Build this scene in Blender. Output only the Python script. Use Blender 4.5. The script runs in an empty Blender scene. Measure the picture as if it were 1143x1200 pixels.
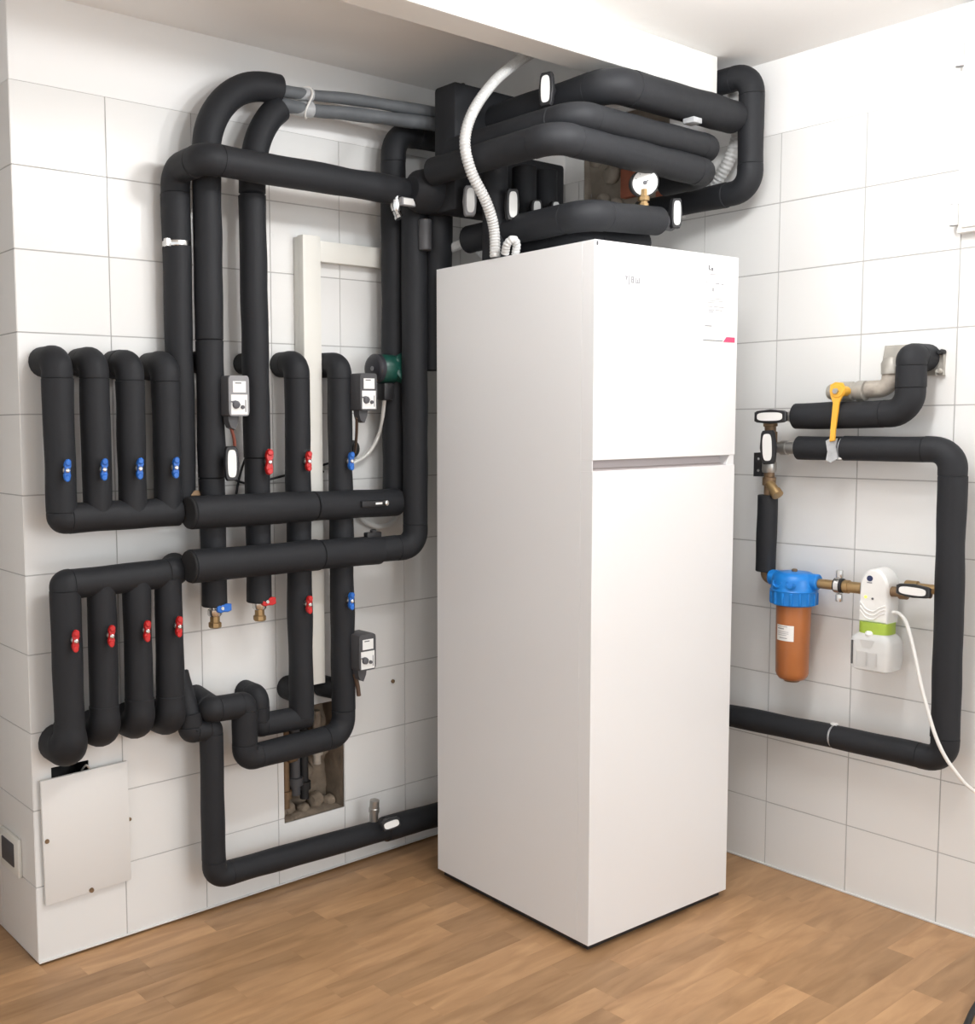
import bpy, bmesh, math, random
from mathutils import Vector, Matrix, noise
random.seed(7)
scene = bpy.context.scene
COL = scene.collection
# ------------------------------------------------------------------ camera
# wall A (left) is the plane y=0, wall B (right) the plane x=0, floor z=0, metres
W, H, FPX = 1143, 1200, 1245.9
pitch, az, roll = math.radians(4.709), math.radians(52.923), math.radians(-0.62)
fw = Vector((math.cos(az)*math.cos(pitch), math.sin(az)*math.cos(pitch), -math.sin(pitch)))
rt = Vector((math.sin(az), -math.cos(az), 0)); up = rt.cross(fw)
rt, up = rt*math.cos(roll)+up*math.sin(roll), up*math.cos(roll)-rt*math.sin(roll)
cd = bpy.data.cameras.new('camera'); cam = bpy.data.objects.new('camera', cd); COL.objects.link(cam)
M = Matrix((rt, up, -fw)).transposed().to_4x4(); M.translation = Vector((-3.0316, -2.586, 1.3913))
cam.matrix_world = M
cd.sensor_fit = 'HORIZONTAL'; cd.sensor_width = 36; cd.lens = FPX*36/W; cd.shift_x = 186.44/W; cd.clip_start = .05
scene.camera = cam
# ------------------------------------------------------------------ light
world = bpy.data.worlds.new('world'); scene.world = world; world.use_nodes = True
bg = world.node_tree.nodes['Background']; bg.inputs[0].default_value = (.955, .98, 1, 1); bg.inputs[1].default_value = .86
def lamp(name, kind, loc, energy, col, **kw):
    l = bpy.data.lights.new(name, kind); l.energy = energy; l.color = col
    for k, v in kw.items(): setattr(l, k, v)
    o = bpy.data.objects.new(name, l); o.location = loc; COL.objects.link(o); return o
for lx in (-1.6, -1.2, -.8): lamp('ceiling_tube_light', 'POINT', (lx, -1.4, 2.335), 8.5, (.99, .995, 1), shadow_soft_size=.06)
fill = lamp('added_fill_light', 'AREA', (-1.0, -4.6, 1.75), 24, (.97, .985, 1), shape='RECTANGLE', size=1.5, size_y=1.3)  # no real window: added area fill brightening the left wall and cabinet front
fill.rotation_euler = (math.radians(84), 0, 0)
vs = scene.view_settings; vs.view_transform = 'Standard'; vs.look = 'None'; vs.exposure = 0.56; vs.gamma = 1; vs.use_curve_mapping = False

# ------------------------------------------------------------------ materials
MATS = {}
def mat(name, col, rough=.5, metal=0, bump=0, bscale=60, var=0, vscale=6, trans=0, alpha=1, emit=0, spec=.5, coat=0):
    m = bpy.data.materials.new(name); m.use_nodes = True; nt = m.node_tree; p = nt.nodes['Principled BSDF']
    p.inputs['Base Color'].default_value = (*col, 1); p.inputs['Roughness'].default_value = rough
    p.inputs['Metallic'].default_value = metal; p.inputs['Specular IOR Level'].default_value = spec
    p.inputs['Transmission Weight'].default_value = trans; p.inputs['Coat Weight'].default_value = coat
    if alpha < 1: p.inputs['Alpha'].default_value = alpha
    if emit:
        p.inputs['Emission Color'].default_value = (*col, 1); p.inputs['Emission Strength'].default_value = emit
    if bump or var:
        tc = nt.nodes.new('ShaderNodeTexCoord')
    if var:
        n = nt.nodes.new('ShaderNodeTexNoise'); n.inputs['Scale'].default_value = vscale; n.inputs['Detail'].default_value = 5
        nt.links.new(tc.outputs['Object'], n.inputs['Vector'])
        mx = nt.nodes.new('ShaderNodeMix'); mx.data_type = 'RGBA'
        mx.inputs[6].default_value = (*[c*(1-var) for c in col], 1); mx.inputs[7].default_value = (*[min(1, c*(1+var)) for c in col], 1)
        nt.links.new(n.outputs['Fac'], mx.inputs[0]); nt.links.new(mx.outputs[2], p.inputs['Base Color'])
    if bump:
        n2 = nt.nodes.new('ShaderNodeTexNoise'); n2.inputs['Scale'].default_value = bscale; n2.inputs['Detail'].default_value = 3
        nt.links.new(tc.outputs['Object'], n2.inputs['Vector'])
        b = nt.nodes.new('ShaderNodeBump'); b.inputs['Strength'].default_value = bump; b.inputs['Distance'].default_value = .004
        nt.links.new(n2.outputs['Fac'], b.inputs['Height']); nt.links.new(b.outputs[0], p.inputs['Normal'])
    MATS[name] = m; return m
mat('foam', (.0175, .0185, .0215), .62, bump=.25, bscale=25, var=.12, vscale=9, spec=.28)
mat('foamcut', (.012, .012, .013), .8)
mat('tile', (.80, .80, .785), .22, bump=.03, bscale=4, spec=.5)
mat('tile_return', (.80, .79, .77), .3)
mat('grout', (.47, .46, .45), .9)
mat('plaster', (.88, .88, .87), .85, bump=.1, bscale=40)
mat('beam_paint', (.80, .785, .75), .8)
mat('white_metal', (.80, .80, .80), .32)
mat('grip_shade', (.50, .455, .455), .5)  # pinkish grey: shade inside the grip recess put into the base colour
mat('white_plastic', (.82, .82, .80), .4)
mat('cream_plastic', (.74, .73, .68), .5)
mat('panel_white', (.76, .75, .73), .5)
mat('black_plastic', (.016, .016, .018), .45)
mat('dark_grey', (.07, .07, .075), .5)
mat('grey_plastic', (.25, .25, .26), .5)
mat('hose', (.58, .58, .57), .45)
mat('grey_wrap', (.115, .125, .135), .62, bump=.5, bscale=30, var=.25, vscale=20)
mat('grey_foil', (.42, .43, .44), .3, bump=.9, bscale=55, var=.3, vscale=30)
mat('chrome', (.72, .72, .71), .22, 1)
mat('steel', (.45, .44, .42), .4, .9, bump=.3, bscale=60)
mat('galv', (.42, .40, .36), .55, .35, var=.3, vscale=25)
mat('corroded', (.40, .36, .31), .8, .1, bump=.9, bscale=50, var=.45, vscale=35)
mat('brass', (.40, .27, .13), .38, .75, var=.15, vscale=30)
mat('old_brass', (.23, .15, .085), .5, .5, var=.3, vscale=30)
mat('gold_brass', (.55, .40, .16), .3, .9)
mat('blue_paint', (.012, .13, .52), .35)
mat('red_paint', (.52, .012, .012), .35)
mat('yellow', (.80, .42, .04), .4)
mat('filter_blue', (.008, .20, .62), .38)
mat('filter_brown', (.40, .135, .04), .28, var=.12, vscale=12, coat=.2)
mat('label_white', (.82, .82, .80), .5)
mat('ink', (.10, .10, .11), .6)
mat('ink_light', (.30, .30, .31), .6)
mat('pink', (.62, .06, .16), .5)
mat('navy', (.02, .03, .10), .4)
mat('led', (.85, .8, .12), .4, emit=.6)
mat('pump_green', (.008, .06, .045), .35)
mat('pump_face', (.03, .03, .037), .4)
mat('lime', (.36, .50, .06), .4)
mat('bottle', (.93, .94, .93), .3, trans=.08, alpha=.58)
mat('grey_mould', (.55, .55, .54), .4)
mat('cable_white', (.74, .73, .70), .5)
mat('cable_red', (.20, .05, .03), .5)
mat('cable_brown', (.11, .07, .05), .5)
mat('mortar', (.33, .29, .24), .95, bump=1.0, bscale=30, var=.35, vscale=14)
mat('recess_mortar', (.22, .175, .13), .95, bump=1.0, bscale=40, var=.5, vscale=22)
mat('brickred', (.40, .13, .075), .9, bump=.6, bscale=40, var=.3, vscale=20)
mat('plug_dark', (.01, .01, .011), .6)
# laminate: colour differs from strip to strip, grain stretched along the strip
def wood(name, rnd):
    m = bpy.data.materials.new(name); m.use_nodes = True; nt = m.node_tree; N = nt.nodes.new; L = nt.links.new
    p = nt.nodes['Principled BSDF']; p.inputs['Roughness'].default_value = .42; p.inputs['Specular IOR Level'].default_value = .35
    tc = N('ShaderNodeTexCoord'); oi = N('ShaderNodeObjectInfo')
    mp = N('ShaderNodeMapping'); mp.inputs['Scale'].default_value = (2.4, 14, 1)
    cb = N('ShaderNodeVectorMath'); cb.operation = 'SCALE'; cx = N('ShaderNodeCombineXYZ')
    L(oi.outputs['Random'], cx.inputs[0]); L(oi.outputs['Random'], cx.inputs[1]); L(oi.outputs['Random'], cx.inputs[2])
    L(cx.outputs[0], cb.inputs[0]); cb.inputs['Scale'].default_value = 37.0
    ad = N('ShaderNodeVectorMath'); ad.operation = 'ADD'; L(tc.outputs['Object'], ad.inputs[0]); L(cb.outputs[0], ad.inputs[1]); L(ad.outputs[0], mp.inputs[0])
    n = N('ShaderNodeTexNoise'); n.inputs['Scale'].default_value = 2.0; n.inputs['Detail'].default_value = 7; n.inputs['Distortion'].default_value = .6; L(mp.outputs[0], n.inputs['Vector'])
    r = N('ShaderNodeValToRGB'); e = r.color_ramp.elements
    e[0].position = .3; e[0].color = (.35, .195, .092, 1); e[1].position = .72; e[1].color = (.52, .31, .158, 1)
    L(n.outputs['Fac'], r.inputs[0])
    hsv = N('ShaderNodeHueSaturation'); L(r.outputs[0], hsv.inputs['Color'])
    mr = N('ShaderNodeMapRange'); mr.inputs[3].default_value = .78; mr.inputs[4].default_value = 1.15
    L(oi.outputs['Random'], mr.inputs[0]); L(mr.outputs[0], hsv.inputs['Value']); L(hsv.outputs[0], p.inputs['Base Color'])
    MATS[name] = m
wood('wood', True)

# ------------------------------------------------------------------ helpers
ORG = {}
def setp(o, label=None, cat=None, group=None, kind=None):
    if label: o['label'] = label
    if cat: o['category'] = cat
    if group: o['group'] = group
    if kind: o['kind'] = kind
    return o
def thing(name, label, cat, loc=(0, 0, 0), group=None, rz=0):
    o = bpy.data.objects.new(name, None); o.empty_display_size = .05; COL.objects.link(o)
    o.location = loc; o.rotation_euler = (0, 0, rz); ORG[o.name] = (Vector(loc), rz)
    return setp(o, label, cat, group)
def link(name, bm, m, parent=None, smooth=True, local=False, origin=None):
    """bm is in world coordinates unless local (then in the parent's frame)"""
    if not local:
        if parent is not None:
            off, rz = ORG[parent.name]
        else:
            off, rz = Vector(origin or (0, 0, 0)), 0
        bmesh.ops.translate(bm, verts=bm.verts, vec=-off)
    bmesh.ops.recalc_face_normals(bm, faces=bm.faces)
    me = bpy.data.meshes.new(name); bm.to_mesh(me); bm.free()
    if smooth:
        for p in me.polygons: p.use_smooth = True
        me.set_sharp_from_angle(angle=math.radians(38))
    ms = m if isinstance(m, (list, tuple)) else [m]
    for k in ms: me.materials.append(MATS[k])
    o = bpy.data.objects.new(name, me); COL.objects.link(o)
    if parent is not None:
        o.parent = parent; ORG[o.name] = ORG[parent.name]
    else:
        if not local: o.location = origin or (0, 0, 0)
        ORG[o.name] = (Vector(origin or (0, 0, 0)), 0)
    return o
def box(bm, lo, hi, bev=0, mtx=None):
    lo, hi = Vector(lo), Vector(hi)
    r = bmesh.ops.create_cube(bm, size=1); vs = r['verts']
    s, c = hi-lo, (hi+lo)/2
    for v in vs: v.co = Vector((v.co.x*s.x, v.co.y*s.y, v.co.z*s.z))+c
    if bev:
        es = {e for v in vs for e in v.link_edges}
        rr = bmesh.ops.bevel(bm, geom=list(es), offset=bev, segments=2, affect='EDGES', profile=.5)
        vs = list({v for f in rr['faces'] for v in f.verts} | {v for v in vs if v.is_valid})
    if mtx is not None: bmesh.ops.transform(bm, matrix=mtx, verts=[v for v in vs if v.is_valid])
    return bm
def B(lo, hi, bev=0, mtx=None): return box(bmesh.new(), lo, hi, bev, mtx)
def frame_z(d, hint=None):
    d = Vector(d).normalized()
    h = Vector(hint) if hint else (Vector((0, 0, 1)) if abs(d.z) < .9 else Vector((1, 0, 0)))
    x = h.cross(d).normalized(); y = d.cross(x); return x, y, d
def fillet(pts, bend, n=10):
    """round the corners of a polyline; bend = radius or list for inner corners"""
    P = [Vector(p) for p in pts]
    if len(P) < 3: return P
    if not isinstance(bend, (list, tuple)): bend = [bend]*(len(P)-2)
    out = [P[0]]
    for i in range(1, len(P)-1):
        a, b, c = P[i-1], P[i], P[i+1]; u = (a-b); v = (c-b)
        ang = u.angle(v); r = bend[i-1]
        t = min(r/math.tan(ang/2) if ang > .01 else 0, u.length*.49 if i > 1 else u.length*.98, v.length*.49 if i < len(P)-2 else v.length*.98)
        if t < 1e-4 or ang > 3.10: out.append(b); continue
        rr = t*math.tan(ang/2); u.normalize(); v.normalize()
        ctr = b+(u+v).normalized()*(rr/math.sin(ang/2)); s, e = b+u*t-ctr, b+v*t-ctr
        tot = s.angle(e); axis = s.cross(e).normalized()
        for k in range(n+1):
            out.append(ctr+Matrix.Rotation(tot*k/n, 3, axis) @ s)
    out.append(P[-1]); return out
def spline(pts, n=12):
    P = [Vector(p) for p in pts]; P = [P[0]*2-P[1]]+P+[P[-1]*2-P[-2]]; out = []
    for i in range(1, len(P)-2):
        a, b, c, d = P[i-1:i+3]
        for k in range(n):
            t = k/n
            out.append(.5*((2*b)+(c-a)*t+(2*a-5*b+4*c-d)*t*t+(3*b-3*c+d-a)*t**3))
    out.append(P[-2]); return out
def resample(path, step):
    out = [path[0]]; acc = 0
    for a, b in zip(path, path[1:]):
        L = (b-a).length
        if L < 1e-7: continue
        n = max(1, int(math.ceil(L/step)))
        for k in range(1, n+1): out.append(a.lerp(b, k/n))
    return out
def sweep(bm, path, r, seg=20, wob=0, lip=.004, seed=0, rf=None):
    """tube along a path; r radius; lip = rounding of the cut ends; rf(s)= radius factor"""
    pts = [path[0]]
    for p in path[1:]:
        if (p-pts[-1]).length > 1e-5: pts.append(p)
    n = len(pts); T = []
    for i in range(n):
        T.append((pts[min(i+1, n-1)]-pts[max(i-1, 0)]).normalized())
    x, y, _ = frame_z(T[0]); rings = []; s = 0
    def ring(c, rad):
        vs = []
        for k in range(seg):
            a = 2*math.pi*k/seg; dirv = x*math.cos(a)+y*math.sin(a)
            w = 1+wob*noise.noise((c*9+dirv*.35)+Vector((seed, 0, 0))) if wob else 1
            vs.append(bm.verts.new(c+dirv*rad*w))
        return vs
    for i in range(n):
        if i:
            s += (pts[i]-pts[i-1]).length
            ax = T[i-1].cross(T[i])
            if ax.length > 1e-7:
                R = Matrix.Rotation(T[i-1].angle(T[i]), 3, ax.normalized()); x, y = R @ x, R @ y
        rad = r*(rf(s) if rf else 1)
        if i == 0 and lip: rings.append(ring(pts[0], rad-lip)); rings.append(ring(pts[0]+T[0]*lip*.8, rad))
        elif i == n-1 and lip: rings.append(ring(pts[-1]-T[-1]*lip*.8, rad)); rings.append(ring(pts[-1], rad-lip))
        else: rings.append(ring(pts[i], rad))
    for a, b in zip(rings, rings[1:]):
        for k in range(seg): bm.faces.new((a[k], a[(k+1) % seg], b[(k+1) % seg], b[k]))
    bm.faces.new(rings[0][::-1]); bm.faces.new(rings[-1]); return bm
SEED = [0]
def sleeve(root, pts, r, bend=0, name='sleeve', m='foam', wob=.07, seg=22, lip=.003, step=.03):
    SEED[0] += 3.1
    bm = bmesh.new(); sweep(bm, resample(fillet(pts, bend), step), r, seg, wob, lip, SEED[0])
    return link(name, bm, m, root)
def run(root, pts, r, bend, m='foam', wob=.07, arc=1.25):
    """a pipe run in foam lagging: straight sleeves and mitred elbows as parts of their own"""
    P = [Vector(p) for p in pts]
    if not isinstance(bend, (list, tuple)): bend = [bend]*(len(P)-2)
    cut = []
    for i in range(1, len(P)-1):
        u, v = P[i-1]-P[i], P[i+1]-P[i]; ang = u.angle(v)
        t = bend[i-1]/math.tan(ang/2)*arc+.006
        t = min(t, u.length*(.46 if i > 1 else .95), v.length*(.46 if i < len(P)-2 else .95)); cut.append(t)
    objs = []
    for i in range(len(P)-1):
        d = (P[i+1]-P[i]).normalized()
        a = P[i]+d*(cut[i-1] if i > 0 else 0); b = P[i+1]-d*(cut[i] if i < len(P)-2 else 0)
        if (b-a).length > .008: objs.append(sleeve(root, [a, b], r, m=m, wob=wob, lip=.0016))
        if i < len(P)-2:
            d2 = (P[i+2]-P[i+1]).normalized(); t = cut[i]
            objs.append(sleeve(root, [b, P[i+1], P[i+1]+d2*t], r*1.006, bend[i], 'elbow', m, wob, lip=.0012, step=.02))
    return objs
def lathe(bm, c, axis, prof, seg=24, hint=None):
    """prof: list of (distance along axis, radius)"""
    x, y, z = frame_z(axis, hint); c = Vector(c); rings = []
    for h, r in prof:
        rings.append([bm.verts.new(c+z*h+(x*math.cos(2*math.pi*k/seg)+y*math.sin(2*math.pi*k/seg))*max(r, 1e-4)) for k in range(seg)])
    for a, b in zip(rings, rings[1:]):
        for k in range(seg): bm.faces.new((a[k], a[(k+1) % seg], b[(k+1) % seg], b[k]))
    bm.faces.new(rings[0][::-1]); bm.faces.new(rings[-1]); return bm
def LT(c, axis, prof, seg=24, hint=None): return lathe(bmesh.new(), c, axis, prof, seg, hint)
def prism(bm, outline, c, u, v, n, t, bev=0):
    """outline [(a,b)] in the plane (u,v) through c, thickness t along n"""
    u, v, n, c = Vector(u).normalized(), Vector(v).normalized(), Vector(n).normalized(), Vector(c)
    if bev:
        cx = sum(a for a, b in outline)/len(outline); cy = sum(b for a, b in outline)/len(outline)
        def ins(a, b):
            d = Vector((a-cx, b-cy)); L = d.length; d *= max(0, (L-bev)/L) if L else 0; return cx+d.x, cy+d.y
        lays = [(outline, 0), (outline, t-bev), ([ins(*p) for p in outline], t)]
    else: lays = [(outline, 0), (outline, t)]
    rings = [[bm.verts.new(c+u*a+v*b+n*h) for a, b in o] for o, h in lays]; k = len(outline)
    for a, b in zip(rings, rings[1:]):
        for i in range(k): bm.faces.new((a[i], a[(i+1) % k], b[(i+1) % k], b[i]))
    bm.faces.new(rings[0][::-1]); bm.faces.new(rings[-1]); return bm
def PR(*a, **k): return prism(bmesh.new(), *a, **k)
def ellipse(a, b, n=24, p=2.0):
    o = []
    for k in range(n):
        t = 2*math.pi*k/n; c, s = math.cos(t), math.sin(t)
        o.append((a*math.copysign(abs(c)**(2/p), c), b*math.copysign(abs(s)**(2/p), s)))
    return o
def holed(bm, rect, holes, f, t):
    """slab rect (u0,u1,v0,v1) minus rectangular holes; f(u,v,w)->xyz, w 0 (face) .. t (back)"""
    u0, u1, v0, v1 = rect
    us = sorted({u0, u1} | {min(max(h[i], u0), u1) for h in holes for i in (0, 1)})
    vs = sorted({v0, v1} | {min(max(h[i], v0), v1) for h in holes for i in (2, 3)})
    def solid(i, j):
        if i < 0 or j < 0 or i >= len(us)-1 or j >= len(vs)-1: return False
        cu, cv = (us[i]+us[i+1])/2, (vs[j]+vs[j+1])/2
        return not any(h[0] < cu < h[1] and h[2] < cv < h[3] for h in holes)
    V = {}
    def vt(i, j, w):
        if (i, j, w) not in V: V[i, j, w] = bm.verts.new(f(us[i], vs[j], t*w))
        return V[i, j, w]
    any_ = False
    for i in range(len(us)-1):
        for j in range(len(vs)-1):
            if not solid(i, j): continue
            any_ = True
            for w in (0, 1): bm.faces.new([vt(i, j, w), vt(i+1, j, w), vt(i+1, j+1, w), vt(i, j+1, w)])
            for (a, b), nb in (((i, j), (i+1, j)), (i, j-1)), (((i+1, j), (i+1, j+1)), (i+1, j)), (((i+1, j+1), (i, j+1)), (i, j+1)), (((i, j+1), (i, j)), (i-1, j)):
                if not solid(*nb): bm.faces.new([vt(*a, 0), vt(*b, 0), vt(*b, 1), vt(*a, 1)])
    return any_
def Aw(x, d, z): return (x, -d, z)
def Bw(y, d, z): return (-d, y, z)

# ------------------------------------------------------------------ setting
TW, TH, NR, G = .2535, .2035, 11, .0016
CEIL, XL = 2.455, -2.039
RECESS = (-1.257, -1.027, .187, .535)           # opening in wall A
SLOT = (-1.988, -1.884, .40, .512)              # opening behind the access cover
PATCH = (-.435, -.085, 2.06, 2.43)              # broken render on wall B
fA = lambda u, v, w: (u, w, v)
fB = lambda u, v, w: (w, u, v)
fR = lambda u, v, w: (XL+w, u, v)
def wall(name, rect, f, t, holes, cols, tilemat, v_top=NR*TH):
    bm = bmesh.new(); ff = lambda u, v, w: f(u, v, w+.0018)
    holed(bm, rect, holes, ff, t); o = setp(link(name, bm, 'grout', None, False), kind='structure')
    cache = {}
    for (a, b) in cols:
        for j in range(NR):
            r = (a+G, b-G, j*TH+G, (j+1)*TH-G)
            hs = [h for h in holes if h[0] < r[1] and h[1] > r[0] and h[2] < r[3] and h[3] > r[2]]
            key = round(b-a, 4)
            if not hs and key in cache:
                t_ = bpy.data.objects.new('tile', cache[key]); COL.objects.link(t_); t_.parent = o; ORG[t_.name] = ORG[o.name]
            else:
                bm = bmesh.new(); c = (0, 0)
                r0 = (G, b-a-G, G, TH-G); h0 = [(h[0]-a, h[1]-a, h[2]-j*TH, h[3]-j*TH) for h in hs]
                fz = lambda u, v, w: Vector(f(u, v, w))-Vector(f(0, 0, 0))
                if not holed(bm, r0, h0, fz, .010): bm.free(); continue
                if not hs:
                    fr = [e for e in bm.edges if all(abs(Vector(f(0, 0, 1)).dot(v.co)-Vector(f(0, 0, 0)).dot(Vector(f(0, 0, 1)))*0) < 1e-6 for v in e.verts)] if f is not fR else []
                t_ = link('tile', bm, tilemat, o, False, local=True)
                if not hs: cache[key] = t_.data
            t_.location = Vector(f(a, j*TH, 0))
    if v_top < rect[3]-.01:
        bm = bmesh.new(); holed(bm, (rect[0], rect[1], v_top, rect[3]), holes, lambda u, v, w: f(u, v, w+.0006), .01)
        link('plaster_band', bm, 'plaster', o, False)
    return o
wallA = wall('wall_left', (XL+.002, .16, 0, CEIL), fA, .16, [RECESS, SLOT], [(XL+i*TW, min(XL+(i+1)*TW, 0)) for i in range(9) if XL+i*TW < -.02], 'tile')
bcols = [(-.064, 0.0)]+[(-.8245-(i+1)*TW+3*TW, -.8245-i*TW+3*TW) for i in range(0, 10)]
wallB = wall('wall_right', (-3.2, 0, 0, CEIL), fB, .16, [PATCH], [c for c in bcols if c[0] > -2.4], 'tile')
wallR = wall('wall_return', (.002, 1.2, 0, CEIL), fR, .025, [], [(i*TW, (i+1)*TW) for i in range(3)], 'tile_return')
bm = bmesh.new(); box(bm, (-2.6, .0, 0), (-2.46, 1.2, CEIL)); box(bm, (-2.6, 1.2, 0), (XL+.2, 1.34, CEIL)); setp(link('added_shade_wall', bm, 'plaster', None, False), 'added unseen wall shading the side face at far left', kind='structure')  # out of view, added to keep ambient light off the return face
for o_, lb in ((wallA, 'white tiled wall carrying the black pipework'), (wallB, 'white tiled wall right of the cabinet'), (wallR, 'shaded tiled side face of the wall at far left')):
    o_['label'] = lb
link('sealant_bead', B((-.006, -3.2, 0), (.0, 0, .006), .002), 'panel_white', wallB); link('sealant_bead', B((XL, -.005, 0), (0, .0, .005), .002), 'panel_white', wallA)
# ceiling and the shallow beam
bm = bmesh.new(); box(bm, (-5, -5, CEIL), (.2, 1.4, CEIL+.1)); setp(link('ceiling', bm, 'plaster', None, False), 'white painted ceiling', kind='structure')
bm = bmesh.new(); box(bm, (-4.8, -.715, 2.345), (-.166, -.62, CEIL), .003); setp(link('trim_1', bm, 'beam_paint', None, False), 'white ceiling beam running above the cabinet', kind='structure')
# floor: laminate strips one by one where the photo shows them, base around
bm = bmesh.new(); box(bm, (-5, -5, -.06), (0, 1.4, -.0075)); floor = setp(link('floor', bm, 'wood', None, False), 'oak laminate floor of narrow strips', kind='structure')
plank_mesh = {}
def plank(x0, x1, y0):
    L = round(x1-x0, 2)
    if L not in plank_mesh:
        b_ = B((0, 0, -.0075), (L-.0002, .0693, 0)); o = link('plank', b_, 'wood', floor, False, local=True); plank_mesh[L] = o.data
    else:
        o = bpy.data.objects.new('plank', plank_mesh[L]); COL.objects.link(o); o.parent = floor
    o.location = (x0, y0, 0)
for k in range(31):
    y0 = -1.80+k*.0695; x = -2.78-random.choice((0, .1, .2, .3)); xe = 0 if y0 < -.0694 else -2.045
    while x < xe-.01:
        L = random.choice((.38, .46, .54, .62)); x1 = min(round(x+L, 2), xe)
        if xe-x1 < .12: x1 = xe
        plank(x, x1, y0); x = x1

# rough recess in wall A, broken render on wall B
def rough_box(rect, f, depth, name, m, root, amp=.012, n=14):
    u0, u1, v0, v1 = rect; bm = bmesh.new()
    def grid(fn, nu, nv):
        vs = [[bm.verts.new(fn(i/nu, j/nv)) for j in range(nv+1)] for i in range(nu+1)]
        for i in range(nu):
            for j in range(nv): bm.faces.new((vs[i][j], vs[i+1][j], vs[i+1][j+1], vs[i][j+1]))
    def nz(p, s=1): return amp*s*noise.noise(Vector(p)*16)
    e = -.0015
    def back(a, b):
        u, v = u0-e+(u1-u0+2*e)*a, v0-e+(v1-v0+2*e)*b; return f(u, v, depth+nz((u, v, 0))+nz((u*2.3, v*2.3, 4), .6))
    grid(back, n, n)
    for s in (0, 1):
        grid(lambda a, b: f((u0-e, u1+e)[s]+(1, -1)[s]*(abs(nz((s, a*.3, v0+b*.3), .4))*min(1, b*(1-b)*8)), v0-e+(v1-v0+2*e)*a, .002+depth*b*1.1), n, 4)
        grid(lambda a, b: f(u0-e+(u1-u0+2*e)*a, (v0-e, v1+e)[s]+(1, -1)[s]*abs(nz((a*.3, s+3, b*.3), .8))*min(1, b*(1-b)*8), .002+depth*b*1.1), n, 4)
    return link(name, bm, m, root)
rec = rough_box(RECESS, fA, .10, 'recess_lining', 'recess_mortar', wallA, .022, 22)
for (xx, zz, dd, r_) in ((-1.24, .205, .05, .022), (-1.20, .20, .07, .026), (-1.15, .198, .05, .018), (-1.09, .205, .07, .026), (-1.05, .20, .05, .02), (-1.12, .30, .09, .03), (-1.06, .36, .085, .028), (-1.235, .32, .09, .03), (-1.08, .45, .08, .03)):
    bm = bmesh.new(); bmesh.ops.create_icosphere(bm, subdivisions=3, radius=r_)
    for v in bm.verts: v.co = v.co+noise.noise_vector(v.co*45+Vector((xx, zz, 0)))*.009+Vector((xx, dd, zz))
    link('mortar_lump', bm, 'recess_mortar', wallA)
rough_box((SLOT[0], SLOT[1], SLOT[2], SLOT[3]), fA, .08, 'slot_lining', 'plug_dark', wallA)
rough_box(PATCH, fB, .035, 'broken_render', 'mortar', wallB, .014, 18)
for (yy, zz, w_, h_) in ((-.27, 2.20, .075, .10), (-.235, 2.31, .09, .055), (-.36, 2.235, .06, .09), (-.33, 2.35, .09, .05), (-.40, 2.12, .05, .06)):
    link('brick', B((.010, yy-w_/2, zz-h_/2), (.06, yy+w_/2, zz+h_/2), .006), 'brickred', wallB, True)
for (yy, zz, r_) in ((-.185, 2.24, .032), (-.15, 2.16, .025), (-.315, 2.27, .03), (-.205, 2.14, .02), (-.12, 2.30, .025), (-.15, 2.36, .03)):
    bm = bmesh.new(); bmesh.ops.create_icosphere(bm, subdivisions=3, radius=r_)
    for v in bm.verts: v.co = Vector((v.co.x*.7+.028, v.co.y+yy, v.co.z+zz))*1+v.co.normalized()*0+Vector((0, 0, 0))+noise.noise_vector(v.co*40)*.006
    link('mortar_lump', bm, 'mortar', wallB)
# pipe ends inside the recess
t = thing('recess_pipework', 'old pipes and fittings inside the rough wall recess', 'pipes', (-1.14, .05, .19))
for x_, z0, z1, r_, mm in ((-1.222, .215, .46, .014, 'old_brass'), (-1.185, .25, .50, .017, 'dark_grey'), (-1.15, .23, .46, .014, 'plug_dark'), (-1.10, .33, .50, .013, 'corroded')):
    link('pipe', LT((x_, .045, z0), (0, 0, 1), [(0, r_), (.03, r_), (.031, r_*1.5), (.055, r_*1.5), (.056, r_), (z1-z0, r_)], 14), mm, t)
for x_, z_, mm in ((-1.205, .375, 'old_brass'), (-1.16, .40, 'steel'), (-1.09, .415, 'old_brass'), (-1.06, .41, 'corroded')):
    link('fitting', LT((x_, .03, z_), (1, .2, 0), [(-.018, .011), (-.012, .016), (.012, .016), (.018, .011)], 8), mm, t)

# ------------------------------------------------------------------ small reusable parts
def wing(root, c, n, upv, colr, L=.054, Wd=.024):
    """coloured butterfly valve handle with stem and screw"""
    c, n, upv = Vector(c), Vector(n).normalized(), Vector(upv).normalized(); s = upv.cross(n)
    out = []
    for k in range(28):
        a = 2*math.pi*k/28; q = abs(math.cos(a))
        out.append((math.cos(a)*L/2*(1 if q > .4 else .95), math.sin(a)*Wd/2*(.72+.28*q)*(.78 if q < .3 else 1)))
    h = link('valve_handle', PR(out, c+n*.012, upv, s, n, .011, bev=.003), colr, root)
    for sg in (-1, 1): link('grip_tab', PR(ellipse(.0085, Wd*.30, 12), c+upv*sg*L*.36+n*.0225, upv, s, n, .005, bev=.002), colr, h)
    link('screw', LT(c+n*.022, n, [(0, .0055), (.004, .0055), (.006, .003)], 10), 'chrome', h)
    link('stem', LT(c-n*.03, n, [(0, .009), (.04, .009), (.043, .006)], 12), 'steel', h)
    return h
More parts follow.
